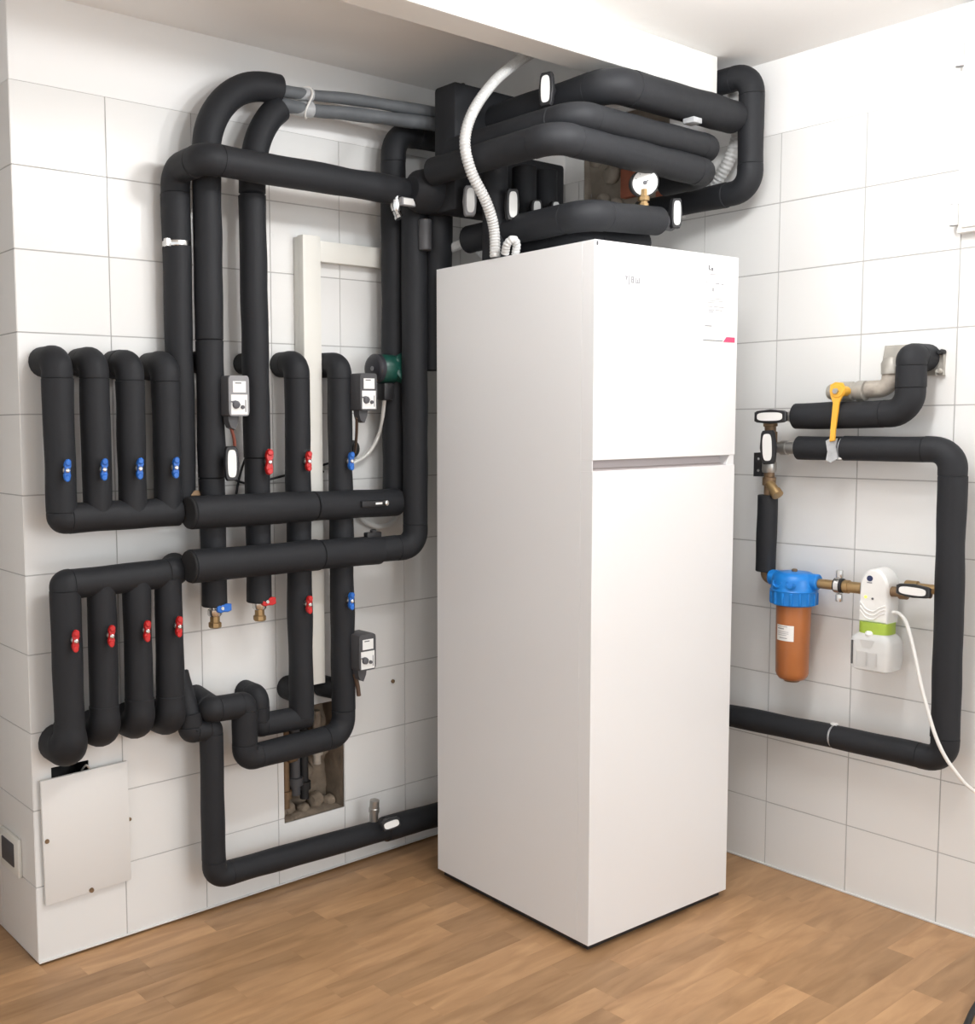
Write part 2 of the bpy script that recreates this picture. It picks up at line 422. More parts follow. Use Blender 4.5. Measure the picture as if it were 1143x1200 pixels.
def plate_handle(root, c, n, upv, L=.078, Wd=.036, m='black_plastic', stem=.05):
    """black butterfly handle with a white oval plate on its face"""
    c, n, upv = Vector(c), Vector(n).normalized(), Vector(upv).normalized(); s = upv.cross(n)
    out = [(-L/2, -Wd*.30), (-L*.42, -Wd*.40), (0, -Wd/2), (L*.42, -Wd*.40), (L/2, -Wd*.30), (L/2, Wd*.30), (L*.42, Wd*.40), (0, Wd/2), (-L*.42, Wd*.40), (-L/2, Wd*.30)]
    h = link('valve_handle', PR(out, c, upv, s, n, .014, bev=.003), m, root)
    link('handle_plate', PR(ellipse(L*.40, Wd*.29, 24, 3.4), c+n*.0135, upv, s, n, .0025), 'label_white', h)
    link('stem', LT(c-n*stem, n, [(0, .010), (stem*.6, .010), (stem*.62, .014), (stem, .014)], 12), m, h)
    return h
def hexnut(root, c, axis, r, t_, m, name='nut'):
    return link(name, LT(Vector(c)-Vector(axis).normalized()*t_/2, axis, [(0, r*.9), (t_*.12, r), (t_*.88, r), (t_, r*.9)], 6), m, root, False)
PIPES = 'black lagged pipes'
def pipe(label, loc, cat='pipe', name='lagged_pipe'): return thing(name, label, cat, loc, PIPES)

# ------------------------------------------------------------------ wall A: upper-left and lower-left manifolds
R = .0385; D = .09
blue = pipe('black lagged four-branch manifold with blue valve handles, upper left', (-1.82, -.09, 1.13), 'manifold', 'pipe_manifold')
xs = [-1.975, -1.878, -1.780, -1.677]; zt = [1.555, 1.556, 1.552, 1.551]
run(blue, [Aw(xs[0], .001, zt[0]), Aw(xs[0], D, zt[0]), Aw(xs[0], D, 1.165), Aw(-1.648, D, 1.165)], R, [.030, .008])
for i in (1, 2, 3): run(blue, [Aw(xs[i], .001, zt[i]), Aw(xs[i], D, zt[i]), Aw(xs[i], D, 1.172)], R*.97, [.030])
for i in range(4): wing(blue, Aw(xs[i]-.002, D+.04, 1.287-.001*i), (-.25, -1, 0), (.08, 0, 1), 'blue_paint')
red = pipe('black lagged four-branch manifold with red valve handles, lower left', (-1.82, -.09, .55), 'manifold', 'pipe_manifold')
zb = [.578, .605, .607, .600]; xr = [-1.972, -1.876, -1.776, -1.683]
run(red, [Aw(xr[0], D, .64), Aw(xr[0], D, .999), Aw(-1.66, D, 1.003), Aw(-1.635, .035, 1.012)], R, [.006, .03])
for i in range(4):
    if i: sleeve(red, [Aw(xr[i], D, zb[i]+.06), Aw(xr[i], D, .99)], R*.97)
    bm = bmesh.new(); c_ = Aw(xr[i], D, zb[i]); rr_ = R*(1.28 if i == 0 else 1.16)
    p_ = resample(fillet([Aw(xr[i], D, zb[i]+.075), c_, Aw(xr[i], .001, zb[i])], .042), .012)
    tot = sum((q-p).length for p, q in zip(p_, p_[1:]))
    sweep(bm, p_, R, 22, .05, .004, i*5, rf=lambda s, k=rr_/R: 1+(k-1)*min(1, max(0, (s-.02)/.05)))
    link('elbow', bm, 'foam', red)
    wing(red, Aw(xr[i]+.002, D+.04, .867), (-.2, -1, 0), (.08, 0, 1), 'red_paint')

# ------------------------------------------------------------------ wall A: feed pipe, collectors, risers
feed = pipe('black lagged feed pipe rising behind the blue-handled manifold and crossing in front of the risers', (-1.612, -.05, 1.18))
run(feed, [Aw(-1.612, .05, 1.185), Aw(-1.612, .05, 1.868)], R, 0)
run(feed, [Aw(-1.612, .05, 1.878), Aw(-1.612, .05, 2.067), Aw(-1.612, .2, 2.067), Aw(-.80, .2, 2.064)], R*1.03, [.045, .03])
link('hose_clamp', LT(Aw(-1.612, .05, 1.865), (0, 0, 1), [(0, R*1.0), (.003, R*1.03), (.013, R*1.03), (.016, R*1.0)], 28), 'chrome', feed)
link('clamp_screw', B(Aw(-1.655, .075, 1.862), Aw(-1.642, .055, 1.884), .002), 'chrome', feed)
hexnut(feed, Aw(-1.59, .075, 1.205), (1, 0, 0), .014, .03, 'old_brass')

up_c = pipe('upper of the two thick horizontal black lagged collectors below the actuators', (-1.25, -.12, 1.11), 'collector', 'pipe_collector')
sleeve(up_c, [Aw(-1.638, .135, 1.163), Aw(-1.235, .13, 1.158)], .0445); sleeve(up_c, [Aw(-1.232, .13, 1.158), Aw(-.905, .118, 1.152)], .0425)
link('end_cap', LT(Aw(-1.6385, .135, 1.163), (-1, 0, 0), [(0, .0425), (.004, .0425), (.006, .040)], 24), 'foamcut', up_c)
run(up_c, [Aw(-.882, .085, 1.14), Aw(-.882, .085, 2.268), Aw(-.62, .085, 2.278)], R, [.07])
lt = link('drain_latch', B(Aw(-1.085, .175, 1.148), Aw(-.985, .16, 1.166), .003), 'black_plastic', up_c)
link('latch_label', B(Aw(-1.035, .1765, 1.154), Aw(-1.01, .1745, 1.160)), 'label_white', lt); link('screw', LT(Aw(-.995, .17, 1.157), (0, -1, 0), [(0, .008), (.012, .008), (.014, .005)], 12), 'chrome', lt)
lo_c = pipe('lower of the two thick horizontal black lagged collectors, bending up along the cabinet', (-1.25, -.14, .97), 'collector', 'pipe_collector')
sleeve(lo_c, [Aw(-1.643, .14, 1.021), Aw(-1.225, .14, 1.018)], .0445); sleeve(lo_c, [Aw(-1.222, .14, 1.018), Aw(-1.0, .145, 1.013)], .0425)
link('end_cap', LT(Aw(-1.6435, .14, 1.021), (-1, 0, 0), [(0, .0425), (.004, .0425), (.006, .040)], 24), 'foamcut', lo_c)
run(lo_c, [Aw(-1.005, .147, 1.016), Aw(-.874, .17, 1.018), Aw(-.874, .17, 2.04)], R, [.05])
link('vent_plug', B(Aw(-1.05, .155, 1.048), Aw(-.995, .135, 1.070), .003), 'black_plastic', lo_c); link('vent_cap', LT(Aw(-1.02, .145, 1.066), (0, 0, 1), [(0, .010), (.010, .010), (.012, .007)], 12), 'black_plastic', lo_c)

def drain_valve(root, x, d, z, colr):
    link('ball_valve', LT(Aw(x, d, z-.035), (0, 0, 1), [(0, .017), (.004, .020), (.018, .020), (.020, .014), (.024, .014), (.026, .021), (.040, .021)], 12), 'chrome', root)
    link('hose_nozzle', LT(Aw(x, d, z-.068), (0, 0, 1), [(0, .015), (.003, .0185), (.014, .0185), (.017, .014), (.034, .014)], 8), 'brass', root, False)
    h = link('valve_handle', PR([(-.014, -.007), (-.006, -.011), (.006, -.010), (.018, -.012), (.030, -.009), (.032, .009), (.020, .012), (.006, .011), (-.006, .012), (-.014, .007)], Aw(x+.002, d+.028, z-.012), (1, 0, .05), (0, .25, 1), (0, -1, .2), .009, bev=.002), colr, root)
    link('stem', LT(Aw(x, d+.01, z-.012), (0, -1, 0), [(0, .008), (.024, .008)], 10), 'chrome', h)
    link('screw', LT(Aw(x+.002, d+.036, z-.010), (0, -1, .2), [(0, .006), (.004, .005)], 10), 'chrome', h)
r2 = pipe('left of the two tall black lagged risers arching over to the right near the ceiling', (-1.541, -.09, .86))
sleeve(r2, [Aw(-1.541, D, .897), Aw(-1.541, D, 1.25)], R*.93)
sleeve(r2, [Aw(-1.541, D, 1.25), Aw(-1.541, D, 1.62)], R*1.0, wob=.12); sleeve(r2, [Aw(-1.541, D, 1.62), Aw(-1.539, D, 2.06)], R)
bm = bmesh.new(); sweep(bm, resample(fillet([Aw(-1.539, D, 2.06), Aw(-1.536, D, 2.318), Aw(-1.298, D, 2.318)], .205, 20), .02), R*1.02, 22, .05, .01); link('arch_bend', bm, 'foam', r2)
sleeve(r2, [Aw(-1.533, .001, 1.566), Aw(-1.541, D, 1.566)], .030, name='wall_stub')
drain_valve(r2, -1.541, D, .905, 'blue_paint')
plate_handle(r2, Aw(-1.522, .155, 1.290), (-.25, -1, 0), (0, 0, 1), .092, .042, stem=.06)
r3 = pipe('right of the two tall black lagged risers arching over to the right near the ceiling', (-1.394, -.09, .86))
sleeve(r3, [Aw(-1.394, D, .893), Aw(-1.394, D, 1.30)], R*.93); sleeve(r3, [Aw(-1.394, D, 1.30), Aw(-1.396, D, 2.02)], R, wob=.10)
bm = bmesh.new(); sweep(bm, resample(spline([Aw(-1.396, D, 2.02), Aw(-1.392, D, 2.10), Aw(-1.372, D, 2.175), Aw(-1.338, D, 2.232), Aw(-1.300, D, 2.268)]), .02), R*.98, 22, .05, .008); link('arch_bend', bm, 'foam', r3)
sleeve(r3, [Aw(-1.382, .001, 1.566), Aw(-1.392, D, 1.566)], .030, name='wall_stub')
drain_valve(r3, -1.394, D, .907, 'red_paint')
wing(r3, Aw(-1.388, D+.04, 1.290), (-.2, -1, 0), (.05, 0, 1), 'red_paint', .072, .030)
r4 = pipe('black lagged drop pipe with red handles crossing both collectors', (-1.25, -.085, .49))
run(r4, [Aw(-1.25, .001, 1.566), Aw(-1.25, .085, 1.566), Aw(-1.25, .085, .535)], R*.97, [.030])
run(r4, [Aw(-1.225, .085, .532), Aw(-1.393, .072, .532), Aw(-1.393, .072, .618), Aw(-1.393, .001, .618)], .034, [.008, .02])
sleeve(r4, [Aw(-1.242, .001, .606), Aw(-1.25, .08, .606)], .036, name='wall_stub')
wing(r4, Aw(-1.25, .125, 1.288), (-.2, -1, 0), (.05, 0, 1), 'red_paint', .056); wing(r4, Aw(-1.254, .125, .877), (-.2, -1, 0), (.05, 0, 1), 'red_paint', .05)
r5 = pipe('black lagged drop pipe with blue handles bending under the red-handled one', (-1.10, -.095, .42))
run(r5, [Aw(-1.10, .001, 1.568), Aw(-1.10, .09, 1.568), Aw(-1.10, .095, .458), Aw(-1.462, .108, .458), Aw(-1.462, .108, .612), Aw(-1.565, .105, .615), Aw(-1.562, .001, .63)], .0365, [.030, .055, .03, .008, .008])
sleeve(r5, [Aw(-1.118, .001, .592), Aw(-1.10, .08, .592)], .033, name='wall_stub')
wing(r5, Aw(-1.10, .13, 1.284), (-.2, -1, 0), (.05, 0, 1), 'blue_paint', .052); wing(r5, Aw(-1.106, .132, .872), (-.2, -1, 0), (.05, 0, 1), 'blue_paint', .05)
dr = pipe('black lagged pipe dropping to the skirting and running along the floor to the cabinet', (-1.556, -.085, .10))
sleeve(dr, [Aw(-1.628, .03, .715), Aw(-1.618, .075, .60)], .031)
run(dr, [Aw(-1.62, .075, .61), Aw(-1.618, .078, .560), Aw(-1.556, .082, .555), Aw(-1.556, .085, .132), Aw(-.93, .085, .117)], .034, [.006, .006, .035])
sleeve(dr, [Aw(-.935, .085, .117), Aw(-.62, .085, .108)], .038)
link('drain_cock', LT(Aw(-.972, .075, .13), (0, -.1, 1), [(0, .014), (.05, .014), (.051, .017), (.064, .017), (.066, .015), (.09, .015), (.092, .011)], 14), 'steel', dr)
plate_handle(dr, Aw(-.962, .145, .160), (-.35, -1, .2), (1, -.3, .2), .062, .036, stem=.04)

# grey wrapped flexible pipes from the arches to the black collector block
fx = thing('flexible_pipe_pair', 'two grey wrapped flexible pipes tied together below the ceiling', 'pipe', (-1.0, -.11, 2.28))
for pts, r_ in (([Aw(-1.335, .09, 2.318), Aw(-1.24, .09, 2.318), Aw(-1.0, .12, 2.328), Aw(-.74, .20, 2.312)], .0165), ([Aw(-1.335, .09, 2.255), Aw(-1.29, .092, 2.275), Aw(-1.22, .095, 2.277), Aw(-1.0, .125, 2.286), Aw(-.74, .21, 2.277)], .019)):
    path = resample(spline(pts), .015); bm = bmesh.new(); sweep(bm, path, r_, 16, .22, .003); link('flexible_pipe', bm, 'grey_wrap', fx)
    bm = bmesh.new(); sweep(bm, [p for p in path if p.x < -1.19], r_*1.12, 16, .5, .003, 9); link('foil_wrap', bm, 'grey_foil', fx)
bm = bmesh.new()
ty = [Vector(Aw(-1.215+.012*math.sin(k/24*6.283*2), .095+.024*math.cos(k/24*6.283), 2.297+.042*math.sin(k/24*6.283))) for k in range(25)]
sweep(bm, ty, .003, 8, 0, 0); link('tie_wire', bm, 'cable_white', fx)

# valve actuators
def actuator(label, x, d, z, w=.064, h=.108, cable=None, front=.045):
    t = thing('valve_actuator', label, 'actuator', Aw(x, d, z-h/2), 'motorised valve actuators')
    hd = link('housing', B(Aw(x-w/2, d+front, z-h/2), Aw(x+w/2, d-.03, z+h/2), .006), 'dark_grey', t)
    n0 = d+front
    link('front_frame', PR(ellipse(w*.5, h*.5, 28, 9), Aw(x, n0-.001, z), (1, 0, 0), (0, 0, 1), (0, -1, 0), .004), 'grey_plastic' if 'tall' in label else 'dark_grey', t)
    l1 = link('display_label', B(Aw(x-w*.30, n0+.0042, z+h*.08), Aw(x+w*.33, n0+.002, z+h*.36)), 'label_white', t)
    link('print', B(Aw(x-w*.2, n0+.0048, z+h*.30), Aw(x+w*.1, n0+.004, z+h*.325)), 'ink', l1)
    l2 = link('dial_label', B(Aw(x-w*.40, n0+.0042, z-h*.46), Aw(x+w*.40, n0+.002, z+h*.03)), 'label_white', t)
    link('dial_knob', LT(Aw(x-w*.18, n0+.003, z-h*.22), (0, -1, 0), [(0, .011), (.007, .010), (.009, .007)], 16), 'ink', l2)
    link('pointer', PR([(-.016, 0), (0, .007), (.016, 0), (0, -.005)], Aw(x-w*.20, n0+.0045, z-h*.18), (1, 0, -.3), (0, 0, 1), (0, -1, 0), .003), 'ink', l2)
    link('selector', LT(Aw(x+w*.14, n0+.003, z-h*.28), (0, -1, 0), [(0, .0055), (.006, .005)], 12), 'ink', l2)
    link('print', B(Aw(x+w*.28, n0+.0048, z-h*.40), Aw(x+w*.33, n0+.004, z-h*.10)), 'ink_light', l2)
    link('cable_gland', PR([(-w*.42, 0), (w*.10, 0), (w*.06, -.016), (-.006, -.036), (-w*.30, -.030), (-w*.40, -.014)], Aw(x, d+front-.010, z-h/2), (1, 0, 0), (0, 0, 1), (0, 1, 0), .026), 'dark_grey', t)
    if cable:
        bm = bmesh.new(); sweep(bm, resample(spline(cable[0]), .02), cable[2] if len(cable) > 2 else .0045, 10, 0, 0); link('cable', bm, cable[1], t)
    return t
actuator('dark grey valve actuator with white labels on the tall left arching riser', -1.499, .12, 1.470, cable=([Aw(-1.512, .14, 1.395), Aw(-1.495, .135, 1.34), Aw(-1.498, .12, 1.27)], 'cable_red'))
actuator('black valve actuator with white labels beside the green pump', -1.052, .12, 1.485, cable=([Aw(-1.075, .14, 1.41), Aw(-1.045, .10, 1.36), Aw(-1.012, .05, 1.305)], 'cable_brown'))
actuator('black valve actuator with white labels low on the blue-handled drop pipe', -1.064, .12, .715, cable=([Aw(-1.085, .13, .648), Aw(-1.070, .125, .61), Aw(-1.062, .122, .575)], 'cable_brown', .007))

# circulation pump
t = thing('circulation_pump', 'round dark green circulation pump on the riser beside the cabinet', 'pump', (-.90, -.10, 1.50))
link('motor_body', LT((-.965, -.105, 1.557), (1, 0, 0), [(0, .040), (.004, .043), (.055, .043), (.075, .036), (.11, .036)], 28), 'pump_green', t)
fc = link('control_face', LT((-.965, -.105, 1.557), (-1, 0, 0), [(0, .044), (.014, .044), (.019, .040), (.021, .032)], 28), 'pump_face', t)
link('face_badge', LT((-.9865, -.105, 1.557), (-1, 0, 0), [(0, .007), (.0015, .007)], 16), 'grey_plastic', fc)
link('yellow_arc', B((-.9875, -.125, 1.519), (-.984, -.090, 1.5215)), 'yellow', fc)
link('flange', LT((-.882, -.12, 1.557), (0, -.5, .1), [(0, .046), (.022, .046), (.026, .040)], 24), 'pump_green', t)
link('name_plate', LT((-.867, -.13, 1.56), (-.3, -1, 0), [(0, .044), (.010, .044), (.013, .040)], 24), 'steel', t)
link('plug', B((-.955, -.125, 1.462), (-.915, -.085, 1.515), .006), 'black_plastic', t)
bm = bmesh.new(); sweep(bm, resample(spline([Aw(-.935, .10, 1.47), Aw(-.925, .08, 1.42), Aw(-.915, .05, 1.36), Aw(-.945, .03, 1.30), Aw(-1.01, .02, 1.268), Aw(-1.10, .015, 1.26)]), .02), .006, 10, 0, 0); link('power_cable', bm, 'cable_white', t)
bm = bmesh.new(); sweep(bm, resample(spline([Aw(-.985, .02, 1.14), Aw(-.96, .025, 1.095), Aw(-.90, .03, 1.07), Aw(-.84, .03, 1.085), Aw(-.80, .03, 1.14)]), .02), .009, 10, 0, 0); setp(link('grey_cable_loop', bm, 'cable_white', None), 'pale cable loop hanging between the two collectors near the cabinet', 'cable')
t = thing('wall_grommet', 'round black cable grommet on the tiles below the pump', 'grommet', Aw(-.985, .0, 1.29))
link('ring', LT(Aw(-.988, .001, 1.315), (0, -1, 0), [(0, .027), (.010, .027), (.014, .022)], 20), 'black_plastic', t); link('core', LT(Aw(-.988, .0145, 1.315), (0, -1, 0), [(0, .013), (.012, .012)], 16), 'plug_dark', t)
for lb, pts in (('thin black cable running from the grommet behind the risers', [Aw(-.99, .02, 1.30), Aw(-1.05, .02, 1.283), Aw(-1.16, .02, 1.26), Aw(-1.30, .02, 1.235), Aw(-1.38, .025, 1.225), Aw(-1.46, .06, 1.245), Aw(-1.50, .11, 1.265)]),
                ('thin black cable curving up between the two arching risers', [Aw(-1.425, .02, 1.13), Aw(-1.42, .02, 1.20), Aw(-1.40, .02, 1.27), Aw(-1.37, .02, 1.33)]),
                ('thin black cable dropping behind the drop pipe with red handles', [Aw(-1.32, .02, 1.232), Aw(-1.335, .02, 1.20), Aw(-1.335, .02, 1.14)]),
                ('thin black cable slanting between the two drop pipes', [Aw(-1.235, .02, 1.19), Aw(-1.16, .02, 1.225), Aw(-1.11, .02, 1.25)])):
    bm = bmesh.new(); sweep(bm, resample(spline(pts), .02), .0035, 8, 0, 0); setp(link('thin_cable', bm, 'black_plastic', None), lb, 'cable', 'thin black cables')

# cable trunking
t = thing('cable_trunking', 'cream plastic cable trunking going down the tiles between drop pipes', 'trunking', Aw(-1.165, .02, .61))
link('channel', B(Aw(-1.197, .026, .612), Aw(-1.137, .0005, 1.938), .002), 'cream_plastic', t); link('lid', B(Aw(-1.199, .052, .612), Aw(-1.135, .024, 1.94), .002), 'cream_plastic', t)
link('saddle', B(Aw(-1.212, .03, .70), Aw(-1.196, .0005, .725), .002), 'dark_grey', t)
t = thing('cable_trunking', 'short horizontal cream cable trunking branching right at the top', 'trunking', Aw(-1.0, .02, 1.87))
link('channel', B(Aw(-1.133, .022, 1.872), Aw(-.78, .0005, 1.928), .002), 'cream_plastic', t); link('lid', B(Aw(-1.133, .036, 1.87), Aw(-.78, .020, 1.93), .002), 'cream_plastic', t)

# access cover, hook, outlet
t = thing('access_cover', 'white access cover plate screwed over an opening low on the wall', 'cover', Aw(-1.9, .01, .155))
mx = Matrix.Translation(Aw(-1.90, .012, .325)) @ Matrix.Rotation(math.radians(-1.0), 4, 'Y') @ Matrix.Rotation(math.radians(1.2), 4, 'X')
link('plate', B((-.122, -.005, -.168), (.122, .004, .166), .002, mx), 'panel_white', t)
for x_, z_ in ((-2.012, .327), (-1.893, .163)): link('screw', LT(Aw(x_, .015, z_), (0, -1, 0), [(0, .007), (.004, .006)], 10), 'old_brass', t)
bm = bmesh.new(); sweep(bm, spline([Aw(-1.905, .001, .488), Aw(-1.896, .012, .503), Aw(-1.885, .014, .488)]), .0028, 8, 0, 0); setp(link('wire_hook', bm, 'steel', None), 'small bent metal hook above the access cover', 'hook')
setp(link('wall_screw', LT(Aw(-.825, 0, .559), (0, -1, 0), [(0, .006), (.006, .006), (.008, .003)], 10), 'old_brass', None), 'small dark screw in the bare tiles left of the cabinet', 'screw')
setp(link('wall_screw', LT(Aw(-1.770, 0, .324), (0, -1, 0), [(0, .005), (.004, .005), (.006, .003)], 10), 'old_brass', None), 'small screw at the right edge of the access cover', 'screw')
t = thing('wall_socket', 'dark socket in a pale frame on the far left wall side', 'socket', (XL, .155, .20))
link('frame', B((XL-.012, .090, .200), (XL, .225, .306), .004), 'cream_plastic', t)
link('insert', B((XL-.015, .118, .222), (XL-.010, .205, .286), .003), 'dark_grey', t)

# ------------------------------------------------------------------ heat pump cabinet
t = thing('heat_pump_cabinet', 'tall white heat pump indoor unit standing in the corner', 'heat pump', (-.884, -.851, 0), rz=math.radians(-2.7))
CW, CD, CH = .587, .605, 1.842
link('casing', B((0, .0402, .022), (CW, CD, CH), .001), 'white_metal', t, False, local=True)
up_p = link('front_panel', B((0, 0, 1.2935), (CW, .040, CH), .0012), 'white_metal', t, False, local=True)
lo_p = link('front_panel', B((0, 0, .022), (CW, .040, 1.2655), .0012), 'white_metal', t, False, local=True)
link('grip_groove', PR([(.0035, 1.266), (.0398, 1.262), (.0398, 1.2932), (.034, 1.2932), (.028, 1.272)], (.002, 0, 0), (0, 1, 0), (0, 0, 1), (1, 0, 0), .562), 'grip_shade', t, False, local=True)
link('groove_end', PR([(.552, 1.2655), (CW-.0015, 1.2655), (CW-.0015, 1.2935), (.566, 1.2935)], (0, .0398, 0), (1, 0, 0), (0, 0, 1), (0, -1, 0), .037), 'white_metal', t, False, local=True)
link('groove_side', B((0, .002, 1.2655), (.0025, .040, 1.2935)), 'white_metal', t, False, local=True)
link('plinth', B((.014, .014, .004), (CW-.014, CD-.014, .022)), 'black_plastic', t, False, local=True)
for fx_, fy_ in ((.05, .05), (CW-.05, .05), (.05, CD-.05), (CW-.05, CD-.05)):
    bm = LT((fx_, fy_, 0), (0, 0, 1), [(0, .018), (.006, .018), (.01, .010), (.022, .010)], 12); link('foot', bm, 'black_plastic', t, local=True)
link('corner_screw', B((.006, -.001, 1.828), (.012, .002, 1.838)), 'ink', up_p, local=True)
def marks(parent, lst, m, name='lettering'):
    bm = bmesh.new()
    for x0, z0, x1, z1 in lst: box(bm, (x0, -.0012, z0), (x1, .001, z1))
    return link(name, bm, m, parent, False, local=True)
marks(up_p, [(.114, 1.757, .124, 1.760), (.118, 1.750, .121, 1.757), (.128, 1.738, .131, 1.762), (.137, 1.744, .140, 1.760), (.144, 1.744, .147, 1.760), (.137, 1.758, .147, 1.760), (.137, 1.751, .147, 1.753), (.137, 1.744, .147, 1.746), (.154, 1.744, .156, 1.758), (.160, 1.744, .163, 1.754), (.154, 1.744, .169, 1.746), (.167, 1.744, .170, 1.758)], 'ink_light', 'brand_lettering')
sk = link('energy_label', B((.432, -.0009, 1.606), (.576, .001, 1.828)), 'label_white', t, False, local=True)
marks(sk, [(.452, 1.800, .456, 1.812), (.456, 1.798, .461, 1.802), (.464, 1.797, .471, 1.806)], 'ink')
marks(sk, [(.445, 1.787, .490, 1.789), (.440, 1.764, .450, 1.766), (.484, 1.763, .500, 1.766), (.510, 1.762, .518, 1.765), (.470, 1.742, .476, 1.752), (.462, 1.722, .520, 1.7235), (.462, 1.716, .516, 1.7175), (.450, 1.711, .486, 1.7125), (.450, 1.700, .470, 1.702), (.478, 1.700, .522, 1.702), (.455, 1.690, .480, 1.692), (.485, 1.691, .515, 1.693), (.455, 1.686, .475, 1.688), (.440, 1.647, .470, 1.650)], 'ink_light')
link('label_rule', B((.433, -.0013, 1.6085), (.52, .001, 1.6105)), 'ink', sk, False, local=True)
link('pink_tab', PR([(.522, 1.607), (.574, 1.607), (.574, 1.621), (.536, 1.621)], (0, -.0005, 0), (1, 0, 0), (0, 0, 1), (0, -1, 0), .001), 'pink', sk, False, local=True)

# ------------------------------------------------------------------ above the cabinet
RB = .049
blk = thing('lagged_distribution_block', 'black lagged block of joined pipes behind the top of the cabinet', 'pipe block', (-.75, -.29, 2.0), PIPES)
link('block', B((-.865, -.335, 2.0), (-.56, -.245, 2.36), .012), 'foam', blk); link('bolt', LT((-.80, -.30, 2.355), (0, 0, 1), [(0, .008), (.012, .008), (.016, .005)], 10), 'black_plastic', blk)
link('lower_block', B((-.62, -.330, 1.86), (-.385, -.262, 2.19), .012), 'foam', blk); link('round_body', LT((-.945, -.235, 2.065), (1, 0, 0), [(0, .036), (.02, .056), (.05, .064), (.12, .064), (.16, .050), (.24, .050)], 24), 'foam', blk)
sleeve(blk, [(-.80, -.19, 1.55), (-.80, -.195, 2.03)], .044)
plate_handle(blk, (-.838, -.365, 2.02), (-.55, -1, .1), (0, 0, 1), .085, .04, 'grey_plastic', .05)
sleeve(blk, [(-.872, -.215, 1.90), (-.872, -.215, 1.99)], .02, name='vent_body', m='dark_grey')
top = pipe('topmost of the three black lagged pipes stacked above the cabinet, under the beam', (-.4, -.755, 2.23))
run(top, [(-.70, -.30, 2.272), (-.70, -.757, 2.272), (-.142, -.755, 2.276)], .0465, [.05])
plate_handle(top, (-.775, -.60, 2.282), (-1, -.25, 0), (0, 0, 1), .088, .044, stem=.06)
link('pipe_tag', B((-.405, -.80, 2.213), (-.365, -.765, 2.228), .002), 'grey_foil', top)
mid = pipe('middle one of the three black lagged pipes stacked above the cabinet', (-.5, -.75, 2.14))
run(mid, [(-.845, -.30, 2.172), (-.845, -.75, 2.172), (-.232, -.748, 2.174), (-.232, -.62, 2.174)], .0365, [.05, .05])
low = pipe('lowest of the three black lagged pipes stacked above the cabinet', (-.5, -.75, 2.06))
run(low, [(-.915, -.30, 2.106), (-.915, -.75, 2.106), (-.255, -.748, 2.103), (-.255, -.60, 2.103)], .0395, [.05, .05])
gp = pipe('short black lagged pipe lying on the cabinet top and carrying the pressure gauge', (-.7, -.72, 1.89))
run(gp, [(-.775, -.30, 1.930), (-.775, -.735, 1.932), (-.480, -.74, 1.944)], .040, [.05])
link('valve_body', LT((-.478, -.735, 1.945), (1, 0, 0), [(0, .026), (.03, .026), (.032, .020), (.07, .020)], 14), 'dark_grey', gp)
plate_handle(gp, (-.432, -.762, 1.966), (-.5, -1, 0), (0, 0, 1), .082, .036, stem=.03)
gp2 = pipe('dark lagged pipe half hidden beneath the pressure gauge pipe', (-.6, -.60, 1.85))
run(gp2, [(-.70, -.32, 1.888), (-.70, -.640, 1.888), (-.44, -.655, 1.895)], .040, [.05])
t = thing('pressure_gauge', 'round white pressure gauge on a brass stem above the cabinet', 'gauge', (-.535, -.735, 1.975))
link('brass_stem', LT((-.535, -.735, 1.975), (0, 0, 1), [(0, .014), (.012, .014), (.013, .011), (.018, .011), (.019, .016), (.030, .016), (.032, .010), (.05, .010)], 8), 'brass', t, False)
gn = Vector((-.62, -.78, -.12)).normalized(); gc = Vector((-.533, -.735, 2.043))
link('case', LT(gc-gn*.032, gn, [(0, .030), (.004, .036), (.030, .036), (.034, .038), (.038, .038), (.039, .034)], 28), 'black_plastic', t)
dl = link('dial', LT(gc+gn*.005, gn, [(0, .034), (.003, .034)], 28), 'label_white', t)
gx = Vector((0, 0, 1)).cross(gn).normalized(); gy = gn.cross(gx)
link('needle', PR([(-.004, -.003), (.012, -.001), (.012, .001), (-.004, .003)], gc+gn*.0085, gx+gy*.8, gy-gx*.8, gn, .0015), 'ink', dl)
link('hub', LT(gc+gn*.008, gn, [(0, .006), (.003, .005)], 12), 'ink', dl)
bm = bmesh.new()
for k in range(9):
    a = math.radians(-135+270*k/8); d_ = gx*math.sin(a)+gy*math.cos(a); prism(bm, [(-.0008, -.002), (.0008, -.002), (.0008, .002), (-.0008, .002)], gc+gn*.0081+d_*.027, d_.cross(gn), d_, gn, .0006)
link('scale', bm, 'ink_light', dl, False)
conn = []
for i, (x_, lb) in enumerate(((-.80, 'left'), (-.68, 'middle'), (-.592, 'right'))):
    c = pipe('%s one of three short black lagged connections rising from the cabinet top' % lb, (x_, -.42, 1.845), 'pipe', 'cabinet_connection'); conn.append(c)
    sleeve(c, [(x_, -.43, 1.845), (x_, -.43, 2.125)], .036)
    plate_handle(c, (x_+(.0, -.022, -.03)[i], -.49, (1.993, 1.993, 2.008)[i]), (-.4, -1, 0), (0, 0, 1), (.088, .05, .03)[i], (.042, .036, .03)[i], stem=.03)
ub = pipe('black lagged pipe looping down the right wall beside the beam end', (-.1, -.78, 2.02))
run(ub, [(-.10, -.40, 2.066), (-.10, -.786, 2.066), (-.10, -.786, 2.398), (-.112, -.660, 2.398), (-.13, -.63, 2.34)], .0365, [.055, .050, .03])
